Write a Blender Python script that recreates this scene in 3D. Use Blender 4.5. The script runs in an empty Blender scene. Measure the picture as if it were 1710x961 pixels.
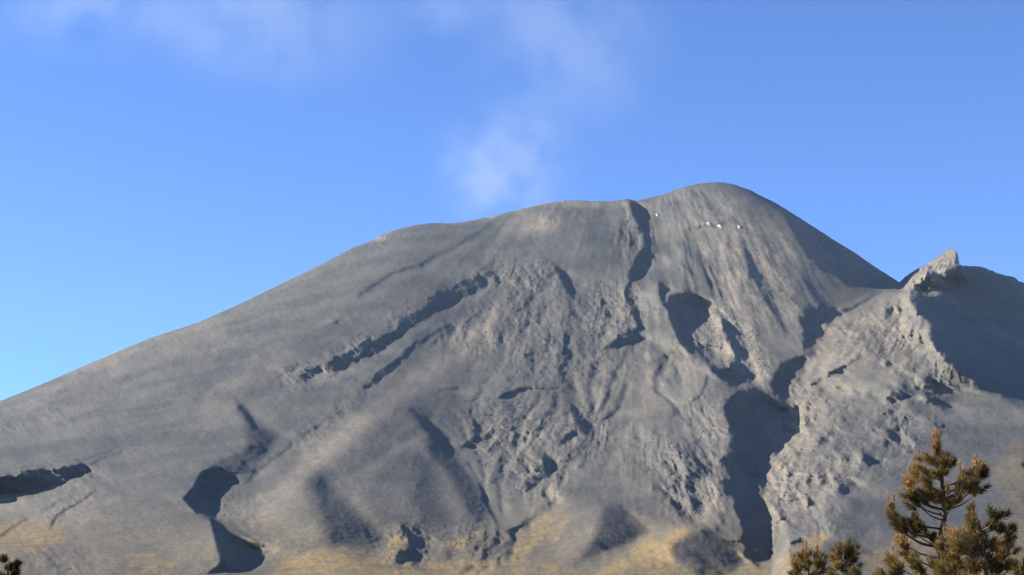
import bpy, bmesh, math, random
import numpy as np
from mathutils import Vector

random.seed(7)
S = bpy.context.scene
C = S.collection
R = math.radians

# ------------------------------------------------------------------ camera
W0, H0, F = 1710.0, 961.0, 2712.0        # size and focal length used to measure bearings, in photo pixels
PITCH = math.atan((975 - H0 / 2) / F)    # the horizon lies just under the lower edge of the picture
cp, sp = math.cos(PITCH), math.sin(PITCH)
cam = bpy.data.objects.new('camera', bpy.data.cameras.new('camera'))
C.objects.link(cam)
cam.location = (0, 0, 0)
cam.rotation_euler = (math.pi / 2 + PITCH, 0, 0)
cam.data.sensor_fit = 'HORIZONTAL'
cam.data.sensor_width = 36
cam.data.lens = 36 * F / W0
cam.data.clip_start = 0.5
cam.data.clip_end = 200000
S.camera = cam


def bearing(u, v):
    """x and z per metre of distance y for a bearing measured in the photograph"""
    a = (u - W0 / 2) / F
    b = (H0 / 2 - v) / F
    dy = cp - b * sp
    return a / dy, (sp + b * cp) / dy


def at(u, v, y):
    x, z = bearing(u, v)
    return Vector((x * y, y, z * y))


# ------------------------------------------------------------------ sun
SUN_E, SUN_A = R(23), R(12)              # height of the sun; it stands to the left, slightly beyond the summit
TAN_E = math.tan(SUN_E)
LDIR = Vector((-math.cos(SUN_E) * math.cos(SUN_A), math.cos(SUN_E) * math.sin(SUN_A), math.sin(SUN_E)))

# ------------------------------------------------------------------ noise
rng = np.random.RandomState(11)
TAB = rng.rand(512, 512).astype(np.float32)


def vnoise(x, y):
    xi = np.floor(x); yi = np.floor(y)
    fx = (x - xi).astype(np.float32); fy = (y - yi).astype(np.float32)
    xi = xi.astype(np.int64) & 511; yi = yi.astype(np.int64) & 511
    x1 = (xi + 1) & 511; y1 = (yi + 1) & 511
    fx = fx * fx * fx * (fx * (fx * 6 - 15) + 10); fy = fy * fy * fy * (fy * (fy * 6 - 15) + 10)
    a = TAB[yi, xi] * (1 - fx) + TAB[yi, x1] * fx
    b = TAB[y1, xi] * (1 - fx) + TAB[y1, x1] * fx
    return a * (1 - fy) + b * fy


def fbm(x, y, o=4, g=0.5):
    """fractal noise, about -1..1"""
    s = 0; a = 1; t = 0
    for i in range(o):
        s = s + a * (vnoise(x + 37.3 * i, y + 91.7 * i) * 2 - 1); t += a
        x = x * 2.03; y = y * 2.03; a *= g
    return s / t * 1.5


def ridged(x, y, o=4, g=0.5):
    """0..1 with sharp crests"""
    s = 0; a = 1; t = 0
    for i in range(o):
        n = 1 - np.abs(vnoise(x + 17.9 * i, y + 53.1 * i) * 2 - 1)
        s = s + a * n * n; t += a
        x = x * 2.07; y = y * 2.07; a *= g
    return s / t


def sstep(a, b, x):
    t = np.clip((x - a) / (b - a), 0, 1)
    return t * t * (3 - 2 * t)


# ------------------------------------------------------------------ the cone
SKY = [(-700, 965), (-500, 890), (-200, 762), (0, 670), (60, 646), (150, 607), (250, 565), (330, 539), (400, 508), (470, 474), (540, 440),
       (590, 413), (615, 405), (628, 399), (650, 386), (672, 381), (690, 377), (720, 373), (760, 373), (800, 366), (815, 364), (835, 358),
       (870, 350), (905, 341), (940, 336), (975, 335), (1010, 337), (1050, 333), (1062, 336), (1075, 333), (1110, 325), (1140, 313), (1165, 307),
       (1200, 304), (1225, 308), (1255, 319), (1300, 342), (1340, 367), (1385, 396), (1430, 424), (1460, 445), (1502, 472),
       (1512, 462), (1528, 450), (1545, 443), (1562, 432), (1573, 425), (1581, 418), (1590, 416), (1596, 417), (1600, 426), (1602, 441), (1610, 444),
       (1640, 446), (1655, 453), (1668, 457), (1690, 462), (1710, 474), (1760, 490), (1900, 560), (2100, 660), (2400, 820)]
SKX = np.array([p[0] for p in SKY], float); SKV = np.array([p[1] for p in SKY], float)


def skyline(u):
    return np.interp(u, SKX, SKV)


SMX = np.array([-700, -300, 0, 150, 330, 500, 640, 760, 900, 1000, 1100, 1200, 1260, 1340, 1430, 1500, 1600, 1710, 1900, 2400], float)
SMV = np.array([965, 805, 670, 607, 539, 460, 392, 371, 344, 335, 326, 306, 322, 368, 424, 462, 440, 474, 560, 820], float)
uu_ = np.arange(-700, 2401, 5.0)
sv_ = np.where((uu_ > 1490) & (uu_ < 1640), np.interp(uu_, SMX, SMV), np.interp(uu_, SKX, SKV))
ker = np.exp(-0.5 * (np.arange(-12, 13) / 2.6) ** 2); ker /= ker.sum()
sv_ = np.convolve(np.pad(sv_, 12, mode='edge'), ker, 'valid')

XC, YC = 462.0, 7600.0
HR = np.array([0, 300, 520, 1040, 1500, 2000, 2730, 3500, 4500, 5500, 6500, 9000], float)
HZ = np.array([1780, 1765, 1716, 1460, 1200, 950, 650, 400, 180, 25, -60, -120], float)
rr_ = np.arange(0, 9001, 20.0)
hz_ = np.interp(rr_, HR, HZ)
k2 = np.exp(-0.5 * (np.arange(-20, 21) / 8.0) ** 2); k2 /= k2.sum()
hz_ = np.convolve(np.concatenate([hz_[20:0:-1], hz_, np.full(20, hz_[-1])]), k2, 'valid')

VB = 1010.0
NV = 400
ub_ = np.arange(-700, 2401, 10.0)
YS = np.linspace(900, 8300, 1500)
YB = np.zeros((len(ub_), NV))            # distance of the smooth cone for column u and fraction f below its skyline
fr_ = np.linspace(0, 1, NV)
for i, u in enumerate(ub_):
    tx, _ = bearing(u, 640.0)
    r = np.hypot(tx * YS - XC, YS - YC)
    e = np.interp(r, rr_, hz_) / YS
    k = int(np.argmax(e)); e = np.maximum.accumulate(e[:k + 1]); ys = YS[:k + 1]
    _, t0 = bearing(u, VB)
    b = e > t0
    e = np.concatenate([[t0], e[b]]); ys = np.concatenate([[ys[b][0] - 30 if b.any() else 2000], ys[b]])
    e = e + np.arange(len(e)) * 1e-9
    top = e[-1]
    tt = top + (t0 - top) * fr_
    YB[i] = np.interp(tt, e, ys)
# even out column to column
kk = np.exp(-0.5 * (np.arange(-6, 7) / 2.5) ** 2); kk /= kk.sum()
YB = np.apply_along_axis(lambda c: np.convolve(np.pad(c, 6, mode='edge'), kk, 'valid'), 0, YB)


def bilin(A, x, y):
    x = np.clip(x, 0, A.shape[1] - 1.001); y = np.clip(y, 0, A.shape[0] - 1.001)
    xi = x.astype(int); yi = y.astype(int); fx = x - xi; fy = y - yi
    return (A[yi, xi] * (1 - fx) + A[yi, xi + 1] * fx) * (1 - fy) + (A[yi + 1, xi] * (1 - fx) + A[yi + 1, xi + 1] * fx) * fy


def ybase(u, v):
    s = np.interp(u, uu_, sv_)
    f = (v - s) / (VB - s)
    y = bilin(YB, np.clip(f, 0, 1) * (NV - 1), (u + 700) / 10.0)
    return y + np.clip(-f, 0, 1) * (VB - s) * 7 - np.clip(f - 1, 0, 1) * 600


# ------------------------------------------------------------------ relief, drawn on a chart of the face
ST = 1.25
GU = np.arange(-60, 1771, ST); GV = np.arange(280, 1011, ST)
U, V = np.meshgrid(GU, GV)
Y0 = ybase(U, V)
MPP = Y0 / F
TZ0 = bearing(U, V)[1]
SLOPE = np.clip(TZ0 + Y0 / F / np.clip(-np.gradient(Y0, axis=0) / ST, 0.5, None), 0.2, 0.75)   # rise per metre, going away
D = np.zeros_like(U)                     # metres up or down
P = np.zeros_like(U)                     # metres further away or nearer
JU = fbm(U / 26, V / 26, 4, 0.6) ; JV = fbm(U / 26 + 50, V / 26 + 80, 4, 0.6)
JFU = fbm(U / 7 + 13, V / 7, 3, 0.6); JFV = fbm(U / 7 + 63, V / 7 + 20, 3, 0.6)


def blur(A, s):
    """gaussian-like blur, s in photo pixels"""
    s = s / ST
    if s < 0.3:
        return A
    n = max(1, int(math.ceil(s * 3))); k = np.exp(-0.5 * (np.arange(-n, n + 1) / s) ** 2); k /= k.sum()
    if n < 14:
        B = np.pad(A, ((n, n), (0, 0)), mode='edge'); o = 0
        for i in range(2 * n + 1):
            o = o + k[i] * B[i:i + A.shape[0]]
        B = np.pad(o, ((0, 0), (n, n)), mode='edge'); o = 0
        for i in range(2 * n + 1):
            o = o + k[i] * B[:, i:i + A.shape[1]]
        return o
    r = max(1, int(s * 0.98))
    for _ in range(3):
        for ax in (0, 1):
            pad = [(0, 0), (0, 0)]; pad[ax] = (r + 1, r)
            cs = np.cumsum(np.pad(A, pad, mode='edge'), axis=ax)
            A = (cs[2 * r + 1:] - cs[:-2 * r - 1]) if ax == 0 else (cs[:, 2 * r + 1:] - cs[:, :-2 * r - 1])
            A = A / (2 * r + 1)
    return A


def mask(poly, jit=3.0):
    X = U + (JU + 0.8 * JFU) * jit; Yv = V + (JV + 0.8 * JFV) * jit
    m = np.zeros(U.shape, bool)
    n = len(poly)
    for i in range(n):
        x0, y0 = poly[i]; x1, y1 = poly[(i + 1) % n]
        if y0 == y1:
            continue
        c = (y0 > Yv) != (y1 > Yv)
        m ^= c & (X < (x1 - x0) * (Yv - y0) / (y1 - y0) + x0)
    return m


def runs(M, axis):
    """start index, length and position inside the run for each cell, along an axis"""
    A = M if axis == 1 else M.T
    idx = np.broadcast_to(np.arange(A.shape[1]), A.shape)
    pad = np.zeros((A.shape[0], 1), bool)
    st = A & ~np.concatenate([pad, A[:, :-1]], 1)
    en = A & ~np.concatenate([A[:, 1:], pad], 1)
    s = np.maximum.accumulate(np.where(st, idx, -1), 1)
    e = np.minimum.accumulate(np.where(en, idx, 10 ** 6)[:, ::-1], 1)[:, ::-1]
    le = np.maximum.accumulate(np.where(en, idx, -10 ** 6), 1)
    s2, e2, le2 = s, e, le
    if axis == 0:
        return s2.T, e2.T, le2.T, idx.T
    return s2, e2, le2, idx


GORGES = []


def carve(poly, k=0.5, cap=1e9, soft=2.2, lo=0.5, hi=0.7, rec=0, jit=3.0):
    """a gorge: steep wall on the sunward side, so deep that the floor lies in shade"""
    global P
    GORGES.append((poly, jit))
    M = mask(poly, jit)
    s, e, le, idx = runs(M, 1)
    w = np.where(M, (e - s + 1), 0) * ST
    q = np.where(M, (idx - s + 0.5) / np.maximum(e - s + 1, 1), 0)
    w = blur(w, 5) / (blur(M.astype(float), 5) + 1e-3)
    dep = np.minimum(k * w * MPP * TAN_E, cap)
    d = np.where(M, dep * sstep(0, lo, q) * (1 - sstep(hi, 1.0, q)), 0)
    sv, ev, _, iv = runs(M, 0)
    h = np.where(M, (ev - sv + 1) * ST, 1)
    d = d * np.where(M, sstep(0, 1, (iv - sv + 1) * ST / np.clip(0.3 * h, 4, 22)), 0)
    P = P + blur(d, soft) * 1.2 / SLOPE


def dist_line(pts, pad=200):
    """distance to a polyline and the side (positive = right of it when walking down)"""
    best = np.full(U.shape, 1e9); side = np.zeros(U.shape)
    for (x0, y0), (x1, y1) in zip(pts[:-1], pts[1:]):
        dx, dy = x1 - x0, y1 - y0
        t = np.clip(((U - x0) * dx + (V - y0) * dy) / (dx * dx + dy * dy), 0, 1)
        ex = U - x0 - t * dx; ey = V - y0 - t * dy
        d = np.hypot(ex, ey)
        b = d < best
        best = np.where(b, d, best)
        side = np.where(b, np.sign(dy * (U - x0) - dx * (V - y0)), side)
    return best, side


def blob(u, v, ru, rv, ang=0, p=2):
    a = R(ang); x = (U - u) * math.cos(a) + (V - v) * math.sin(a); y = -(U - u) * math.sin(a) + (V - v) * math.cos(a)
    return np.exp(-((x / ru) ** 2 + (y / rv) ** 2) ** (p / 2))


# --- the side peak stands nearer than the cone: everything right of this gully line
BND = [(1506, 466), (1500, 476), (1470, 487), (1436, 507), (1400, 530), (1382, 560), (1352, 600), (1338, 650), (1332, 690), (1302, 760), (1282, 800),
       (1286, 870), (1284, 900), (1292, 930), (1270, 1010)]
db, sb = dist_line(BND)
right = (U > np.interp(V, [p[1] for p in BND], [p[0] for p in BND]))
P = P - blur(np.where(right, 190 * (1 - np.exp(-db / 90)) * 2.2 + 800 * (1 - np.exp(-db / 70)) * (1 - sstep(470, 680, V)), 0), 4)
def turn(poly, k, soft=4, lim=1e9, jit=3.0):
    """a flank that swings away to the right from its left edge"""
    global P
    M = mask(poly, jit)
    s, e, le, idx = runs(M, 1)
    P = P + blur(np.where(M, np.minimum((idx - s) * ST, lim) * k, 0), soft)


turn([(1292, 330), (1318, 362), (1332, 395), (1370, 440), (1418, 472), (1460, 480), (1502, 480), (1506, 468), (1480, 420), (1440, 360), (1350, 300)], 8.0, soft=5)
turn([(1606, 380), (1602, 445), (1575, 475), (1542, 515), (1549, 545), (1557, 570), (1572, 592), (1617, 620), (1640, 645), (1677, 664), (1710, 682), (1900, 720), (1900, 380)],
     3.6, soft=6, lim=260, jit=2)
# slope of the plain cone, as brightness under this sun: B = sun on the bare slope
BASE = Y0 + P
B = blur(LDIR.z * np.clip(-np.gradient(Y0, axis=0) / ST / MPP, 0.5, 14) - LDIR.y + LDIR.x * np.gradient(BASE, axis=1) / ST / MPP, 8)
B = np.clip(B, 0.35, 8)               # x MPP = metres of depth per photo pixel

# --- deep shaded gorges
carve([(1114, 494), (1130, 489), (1155, 489), (1169, 497), (1172, 513), (1162, 522), (1154, 535), (1156, 551), (1174, 567), (1196, 577), (1209, 583), (1195, 597),
       (1186, 606), (1168, 598), (1147, 590), (1133, 573), (1127, 554), (1118, 532), (1113, 513)], jit=1.5)
carve([(1203, 529), (1222, 535), (1232, 548), (1237, 570), (1247, 594), (1255, 618), (1256, 641), (1222, 642), (1198, 630), (1183, 616), (1195, 608), (1214, 617),
       (1225, 600), (1219, 575), (1206, 554)])
carve([(1214, 662), (1236, 653), (1276, 648), (1292, 656), (1309, 670), (1340, 682), (1330, 692), (1334, 722), (1314, 725), (1290, 757), (1277, 774), (1280, 794),
       (1287, 817), (1277, 837), (1284, 867), (1287, 894), (1286, 922), (1268, 950), (1248, 930), (1240, 905), (1236, 887), (1226, 847), (1207, 807), (1204, 774), (1220, 747), (1214, 700)], jit=7, cap=150)
carve([(1337, 536), (1352, 511), (1377, 510), (1396, 526), (1380, 557), (1362, 588), (1340, 606), (1334, 640), (1312, 668), (1290, 660), (1290, 628), (1310, 604), (1330, 596), (1346, 568)], jit=8)
carve([(338, 784), (370, 781), (364, 794), (375, 814), (353, 827), (355, 847), (361, 867), (380, 881), (414, 894), (451, 917), (437, 934), (420, 947), (374, 955),
       (342, 961), (366, 940), (358, 901), (352, 867), (327, 857), (303, 834), (323, 810)], jit=1.5)
carve([(667, 877), (700, 887), (717, 900), (710, 917), (720, 937), (707, 946), (677, 939), (652, 927), (674, 920), (670, 900), (660, 894)], jit=7)
carve([(1042, 462), (1057, 440), (1073, 408), (1090, 428), (1082, 446), (1060, 468)], jit=4)

# --- every other fold: how far each place turns towards (-) or away from (+1 = just out of) the morning sun
T = np.zeros_like(U)
for q_, j_ in GORGES:
    T = T + 1.3 * blur(mask(q_, j_).astype(float), 1.5)


def fold(poly, val, soft=2.0, jit=3.0):
    global T
    T = T + val * blur(mask(poly, jit).astype(float), soft)


def crease(pts, width, val, jit=3.0):
    global T
    best = np.full(U.shape, 1e9); X = U + JU * jit; Yv = V + JV * jit
    for (x0, y0), (x1, y1) in zip(pts[:-1], pts[1:]):
        dx, dy = x1 - x0, y1 - y0
        t = np.clip(((X - x0) * dx + (Yv - y0) * dy) / (dx * dx + dy * dy), 0, 1)
        best = np.minimum(best, np.hypot(X - x0 - t * dx, Yv - y0 - t * dy))
    T = T + val * np.exp(-(best / width) ** 2)


def swell(u, v, ru, rv, val, ang=0, p=2):
    global T
    T = T + val * blob(u, v, ru, rv, ang, p)


# far flank of the cone, wall of the side peak
fold([(1292, 330), (1318, 362), (1332, 395), (1370, 440), (1418, 472), (1460, 480), (1504, 480), (1506, 466), (1500, 420), (1450, 300), (1350, 260)], 1.45, soft=4, jit=3)
fold([(1517, 499), (1531, 475), (1543, 465), (1565, 456), (1585, 449), (1600, 445), (1602, 430), (1604, 380), (1900, 380), (1900, 720), (1710, 678), (1677, 660), (1637, 640), (1617, 617), (1567, 590),
      (1553, 567), (1557, 541), (1540, 530)], 1.4, soft=3, jit=4)
fold([(1572, 556), (1650, 570), (1780, 590), (1780, 700), (1680, 664), (1640, 648), (1612, 618), (1585, 600)], 1.0, soft=5)
crease([(1514, 482), (1530, 460), (1560, 440), (1590, 424)], 9, -0.8)
crease([(1560, 595), (1610, 632), (1640, 652), (1680, 670), (1720, 688)], 12, -0.35)
swell(1560, 490, 14, 5, -1.2); swell(1600, 608, 14, 5, -1.0, 35); swell(1668, 648, 8, 10, -1.0)
# lava ledges and scarps of the left flank
fold([(496, 642), (501, 628), (550, 598), (582, 586), (615, 567), (647, 556), (671, 534), (691, 518), (731, 492), (737, 484), (772, 470), (799, 459), (821, 454),
      (842, 460), (802, 487), (772, 498), (756, 499), (726, 519), (696, 538), (680, 551), (661, 570), (625, 589), (593, 606), (550, 622), (528, 627)], 1.2, soft=1.0, jit=6)
for i in range(16):
    q_ = random.random(); swell(520 + 300 * q_ + random.gauss(0, 4), 632 - 172 * q_ + random.gauss(0, 6), random.uniform(2, 5), random.uniform(3, 7), -0.8, 25)
swell(765, 483, 18, 5, -1.1, -15); swell(665, 545, 10, 4, -0.6, -30); swell(540, 612, 4, 12, -0.9, 20); swell(592, 592, 5, 10, -0.9, 20)
crease([(500, 648), (560, 630), (640, 592), (700, 548), (760, 508), (820, 484)], 6, -0.35)
fold([(604, 651), (620, 637), (655, 601), (669, 591), (694, 572), (690, 581), (669, 602), (664, 616), (636, 636)], 1.15, soft=1.0)
crease([(693, 573), (708, 570), (726, 559), (742, 546), (752, 543)], 3, 0.9)
crease([(712, 585), (722, 575), (735, 568)], 3, 0.5); crease([(775, 560), (782, 550), (790, 545)], 3.5, 0.6)
crease([(598, 494), (655, 459), (703, 441)], 4.5, 0.75); crease([(703, 441), (735, 425), (785, 396), (834, 362)], 4, 0.55); crease([(612, 500), (700, 455), (790, 406)], 5, -0.15)
fold([(-70, 812), (0, 799), (37, 786), (84, 781), (110, 776), (150, 774), (147, 788), (97, 811), (57, 815), (0, 826), (-70, 850)], 1.5, soft=1.3, jit=5)
crease([(-40, 850), (0, 838), (22, 832)], 5, 1.1); crease([(150, 774), (175, 764), (200, 756)], 2.5, 0.5); crease([(120, 772), (150, 762), (185, 755)], 2.5, 0.45)
crease([(84, 880), (92, 862), (122, 845), (160, 818)], 3.5, 0.9); crease([(70, 852), (100, 836), (132, 828)], 3, 0.5); crease([(0, 896), (44, 866)], 3, 0.8)
swell(86, 678, 6, 3, 0.8); swell(8, 718, 10, 3, 0.5); swell(562, 538, 5, 3, 0.9)
crease([(0, 770), (80, 752), (160, 720), (300, 660)], 10, 0.12); crease([(40, 745), (130, 715), (230, 668), (330, 620)], 8, -0.12); crease([(60, 830), (180, 800), (300, 760)], 12, -0.1)
crease([(330, 700), (400, 655), (470, 625)], 12, 0.12); crease([(0, 720), (120, 680), (240, 625)], 7, 0.1)
# the ash hollow over the lower left gorge
fold([(394, 680), (410, 680), (424, 700), (466, 723), (447, 754), (424, 787), (405, 806), (406, 787), (413, 754), (409, 707)], 0.95, soft=5, jit=2)
crease([(398, 682), (412, 690), (424, 712)], 6, 0.6); crease([(428, 790), (410, 805)], 5, 0.8)
fold([(340, 785), (372, 766), (412, 748), (410, 790), (376, 806)], 0.85, soft=4, jit=2)
crease([(424, 788), (450, 770), (480, 748), (520, 715), (560, 690)], 3.5, 0.5); crease([(430, 795), (470, 768), (540, 715)], 5, -0.3)
# pale rib and the smooth ash hills at the foot
crease([(840, 520), (760, 590), (700, 640), (600, 705), (520, 772), (440, 835)], 17, -0.34)
fold([(690, 652), (745, 690), (700, 730), (585, 800), (540, 812), (525, 790), (600, 715)], 0.58, soft=9)
crease([(694, 735), (640, 768), (585, 800)], 7, -0.4)
fold([(702, 742), (590, 806), (640, 890), (672, 872), (700, 885), (760, 890)], 0.5, soft=8)
fold([(702, 742), (690, 830), (690, 880), (770, 895), (800, 875)], 0.5, soft=9)
fold([(684, 687), (720, 708), (746, 727), (754, 752), (780, 784), (812, 827), (820, 860), (797, 876), (774, 842), (747, 795), (712, 748), (716, 733)], 1.1, soft=5, jit=4)
fold([(690, 690), (720, 708), (746, 727), (752, 748), (726, 738)], 0.6, soft=2.5, jit=4)
crease([(808, 830), (822, 856), (834, 880), (830, 900)], 4, 0.9); crease([(782, 775), (800, 805), (812, 830)], 3, 0.6)
fold([(505, 806), (527, 792), (552, 812), (596, 852), (638, 892), (632, 915), (545, 912), (531, 850)], 1.12, soft=8, jit=4)
swell(528, 800, 16, 10, 0.2, 30); crease([(560, 905), (600, 918), (636, 905)], 8, 0.2)
swell(480, 850, 34, 46, -0.3, 30); swell(640, 915, 20, 14, -0.25)
swell(748, 925, 14, 10, 0.9); swell(800, 905, 16, 14, 0.6); crease([(760, 905), (790, 892), (815, 886)], 5, -0.4); crease([(770, 958), (800, 940), (812, 922), (828, 905)], 5, 0.9)
crease([(836, 918), (846, 905), (858, 894)], 4, 0.9)
# rubble of the middle
fold([(776, 670), (787, 690), (803, 720), (790, 748), (764, 746), (787, 730), (793, 717)], 1.4, soft=1.2)
swell(752, 692, 9, 4, 0.8, 35); swell(733, 670, 7, 3, 0.5); crease([(735, 652), (762, 646)], 3, 0.8)
fold([(829, 663), (845, 655), (869, 646), (888, 645), (886, 652), (867, 657), (842, 667)], 1.4, soft=1, jit=2); crease([(888, 648), (915, 651), (936, 649)], 2, 0.8)
crease([(792, 668), (803, 657)], 4, 0.9); swell(877, 684, 9, 5, 0.8, -30); crease([(900, 712), (915, 690)], 4, 0.6); crease([(838, 768), (822, 800)], 5, 0.6)
fold([(950, 668), (964, 683), (986, 713), (982, 728), (975, 730), (967, 721), (937, 744), (934, 737), (962, 713), (956, 690)], 1.4, soft=1.2)
crease([(982, 728), (960, 752), (932, 778)], 3.5, 0.8); crease([(975, 735), (945, 765)], 5, -0.4)
fold([(908, 752), (930, 774), (917, 804), (904, 816), (888, 787), (904, 777)], 1.2, soft=1.8, jit=8); swell(905, 788, 5, 8, -0.8)
swell(920, 822, 7, 14, -0.9, 15); crease([(906, 824), (916, 836), (918, 848)], 4, 1.0); crease([(914, 850), (890, 868), (850, 888)], 4, 0.8)
crease([(870, 770), (884, 800), (880, 820)], 5, 0.5); crease([(850, 830), (862, 852), (880, 850)], 6, 0.3)
crease([(1007, 704), (1026, 690), (1040, 668), (1048, 645)], 3.5, 0.8); crease([(994, 702), (1004, 680), (1016, 655)], 3, 0.6); crease([(985, 700), (996, 674), (1005, 650)], 3, -0.5)
crease([(1152, 674), (1168, 662), (1178, 645), (1180, 630)], 2.5, 0.9); crease([(1040, 640), (1010, 665), (990, 700)], 3, 0.4)
crease([(1050, 702), (1010, 730), (960, 770), (930, 800)], 5, 0.3); crease([(1060, 705), (1020, 735), (985, 762)], 4, -0.25)
for q in ([(1048, 645), (1012, 700), (986, 732), (932, 800), (920, 834), (862, 884), (838, 940)], [(830, 905), (822, 930), (800, 958)], [(760, 700), (800, 760), (812, 826)],
          [(870, 700), (850, 760), (836, 800), (838, 860)], [(1060, 560), (1040, 600), (1010, 650)], [(950, 560), (940, 610), (960, 668)], [(1110, 600), (1090, 650), (1130, 690)],
          [(1000, 600), (980, 640), (985, 700)], [(900, 660), (880, 690), (850, 720)], [(930, 660), (915, 700), (890, 740)]):
    crease(q, 4.5, 0.7, 8); crease([(x + 10, y + 1) for x, y in q], 5, -0.45, 8)
crease([(870, 961), (880, 925), (905, 890), (950, 862), (1000, 845)], 7, -0.25); crease([(838, 961), (850, 930), (880, 890)], 6, 0.3)
# right of the middle
fold([(1105, 708), (1130, 683), (1165, 745), (1200, 790), (1165, 780), (1130, 752)], 0.38, soft=6, jit=4)
crease([(1130, 684), (1150, 710), (1164, 740), (1192, 782)], 2.5, 0.6); swell(1185, 728, 12, 6, 0.6); swell(1205, 738, 10, 6, 0.6, 40)
fold([(1130, 753), (1157, 767), (1198, 790), (1190, 800), (1166, 812), (1150, 790)], 1.0, soft=2, jit=11)
fold([(1085, 803), (1103, 812), (1123, 835), (1150, 850), (1182, 871), (1143, 874), (1126, 847), (1103, 830)], 1.0, soft=1.8, jit=10)
crease([(1075, 790), (1095, 775)], 5, 0.35); swell(1160, 835, 9, 7, 0.7); swell(1140, 820, 8, 6, 0.4)
swell(1182, 850, 12, 34, -0.15, -10)
# ash knolls at the lower edge
fold([(1010, 842), (1034, 849), (1080, 886), (1060, 904), (1000, 926), (955, 946), (985, 908), (1006, 868)], 1.2, soft=5, jit=2)
crease([(1030, 846), (1060, 864), (1080, 888)], 3, 0.4); swell(950, 895, 40, 44, -0.25, 30)
fold([(1164, 879), (1224, 907), (1244, 934), (1214, 965), (1170, 962), (1125, 932), (1114, 912)], 1.12, soft=5, jit=3)
crease([(1150, 925), (1180, 945), (1206, 962)], 8, 0.4); crease([(1172, 884), (1200, 897), (1236, 908)], 4, 0.9); crease([(1000, 961), (1060, 925), (1115, 895), (1160, 876)], 16, -0.45)
swell(1262, 915, 12, 10, -0.5)
# upper face
crease([(905, 440), (940, 470), (955, 520), (948, 590)], 5, 0.35, 7); crease([(860, 445), (880, 500), (872, 560)], 5, 0.25, 7); crease([(820, 480), (810, 540), (790, 600)], 5, 0.25, 7)
for i in range(30):
    x = random.uniform(1110, 1300); d_ = (x - 1190) * 0.55; L_ = random.uniform(60, 150); y = random.uniform(385, 450) + max(0, x - 1230) * 0.3
    crease([(x, y), (x + 0.30 * L_ + d_ * L_ / 300, y + 0.75 * L_)], random.uniform(2, 3.2), random.choice((0.55, 0.45, -0.45)), 3)
crease([(1058, 338), (1068, 362), (1076, 390), (1080, 412)], 5, 1.2, 4); crease([(1052, 466), (1048, 490), (1056, 515), (1068, 548)], 5, 0.9, 5); crease([(1046, 345), (1060, 385), (1066, 410)], 5, -0.4)
crease([(1020, 560), (1010, 600), (1030, 640)], 4, 0.4, 6); crease([(1088, 480), (1096, 540), (1120, 600)], 6, -0.25, 6)
fold([(1052, 334), (1066, 342), (1078, 386), (1070, 390), (1058, 364)], 1.1, soft=1.6, jit=4)
fold([(922, 440), (938, 448), (955, 470), (958, 502), (949, 490), (933, 470)], 1.3, soft=1.5)
crease([(952, 510), (950, 540), (956, 550)], 3, 0.6)
crease([(1048, 478), (1050, 500), (1060, 515), (1068, 545)], 5, 0.9); fold([(998, 588), (1025, 570), (1044, 553), (1066, 545), (1078, 562), (1043, 577)], 1.35, soft=1.4, jit=5)
fold([(1100, 471), (1118, 482), (1111, 493), (1114, 517), (1102, 505)], 1.3, soft=1.2)
crease([(1150, 378), (1190, 374), (1240, 378), (1270, 384)], 6, 0.7, 8); swell(1192, 346, 10, 6, 0.45, 40); swell(1236, 362, 14, 6, -0.25); crease([(1255, 345), (1300, 370), (1328, 385)], 8, 0.2)
swell(1306, 352, 8, 16, -0.6, -30)
crease([(1110, 400), (1170, 450), (1215, 480)], 6, -0.15); crease([(1100, 420), (1150, 470)], 6, -0.15)
# side peak: crags with the shade they throw
for q in ([(1394, 788), (1438, 810), (1396, 828)], [(1347, 794), (1356, 792), (1356, 810), (1349, 808)], [(1366, 792), (1381, 794), (1380, 808), (1368, 808)], [(1347, 828), (1366, 845), (1347, 845)],
          [(1440, 748), (1476, 767), (1450, 784)], [(1470, 711), (1508, 738), (1488, 738)], [(1488, 648), (1510, 660), (1500, 669), (1482, 668)],
          [(1299, 860), (1324, 864), (1308, 876)], [(1341, 695), (1358, 700), (1348, 721)], [(1465, 692), (1478, 693), (1470, 700)],
          [(1570, 598), (1594, 602), (1615, 619), (1590, 612)], [(1536, 630), (1570, 642), (1560, 645)], [(1542, 660), (1570, 668), (1556, 672)],
          [(1476, 518), (1490, 514), (1486, 528), (1474, 532)], [(1496, 512), (1508, 516), (1500, 526)], [(1408, 545), (1416, 552), (1408, 558)],
          [(1545, 700), (1592, 718), (1570, 712)], [(1517, 553), (1530, 562), (1518, 566)], [(1478, 600), (1492, 612), (1480, 612)],
          [(1316, 905), (1340, 895), (1330, 906)], [(1382, 625), (1412, 612), (1408, 622), (1388, 632)]):
    qx = [p[0] for p in q]; qy = [p[1] for p in q]; wq = max(qx) - min(qx); hq = max(qy) - min(qy)
    fold(q, 1.45, soft=1.3, jit=6)
    swell(min(qx) - 0.15 * wq, sum(qy) / len(qy) - 2, 0.22 * wq + 3, 0.4 * hq + 3, -0.7)
crease([(1400, 526), (1436, 506), (1474, 482)], 4, 1.1); crease([(1402, 520), (1440, 496), (1470, 482)], 4, -0.3)
fold([(1400, 900), (1430, 905), (1462, 926), (1440, 920)], 0.7, soft=2.5)
crease([(1560, 602), (1520, 618), (1480, 650), (1460, 680)], 6, 0.25); fold([(1560, 604), (1600, 640), (1590, 700), (1540, 690), (1500, 650)], 0.3, soft=8)
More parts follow.
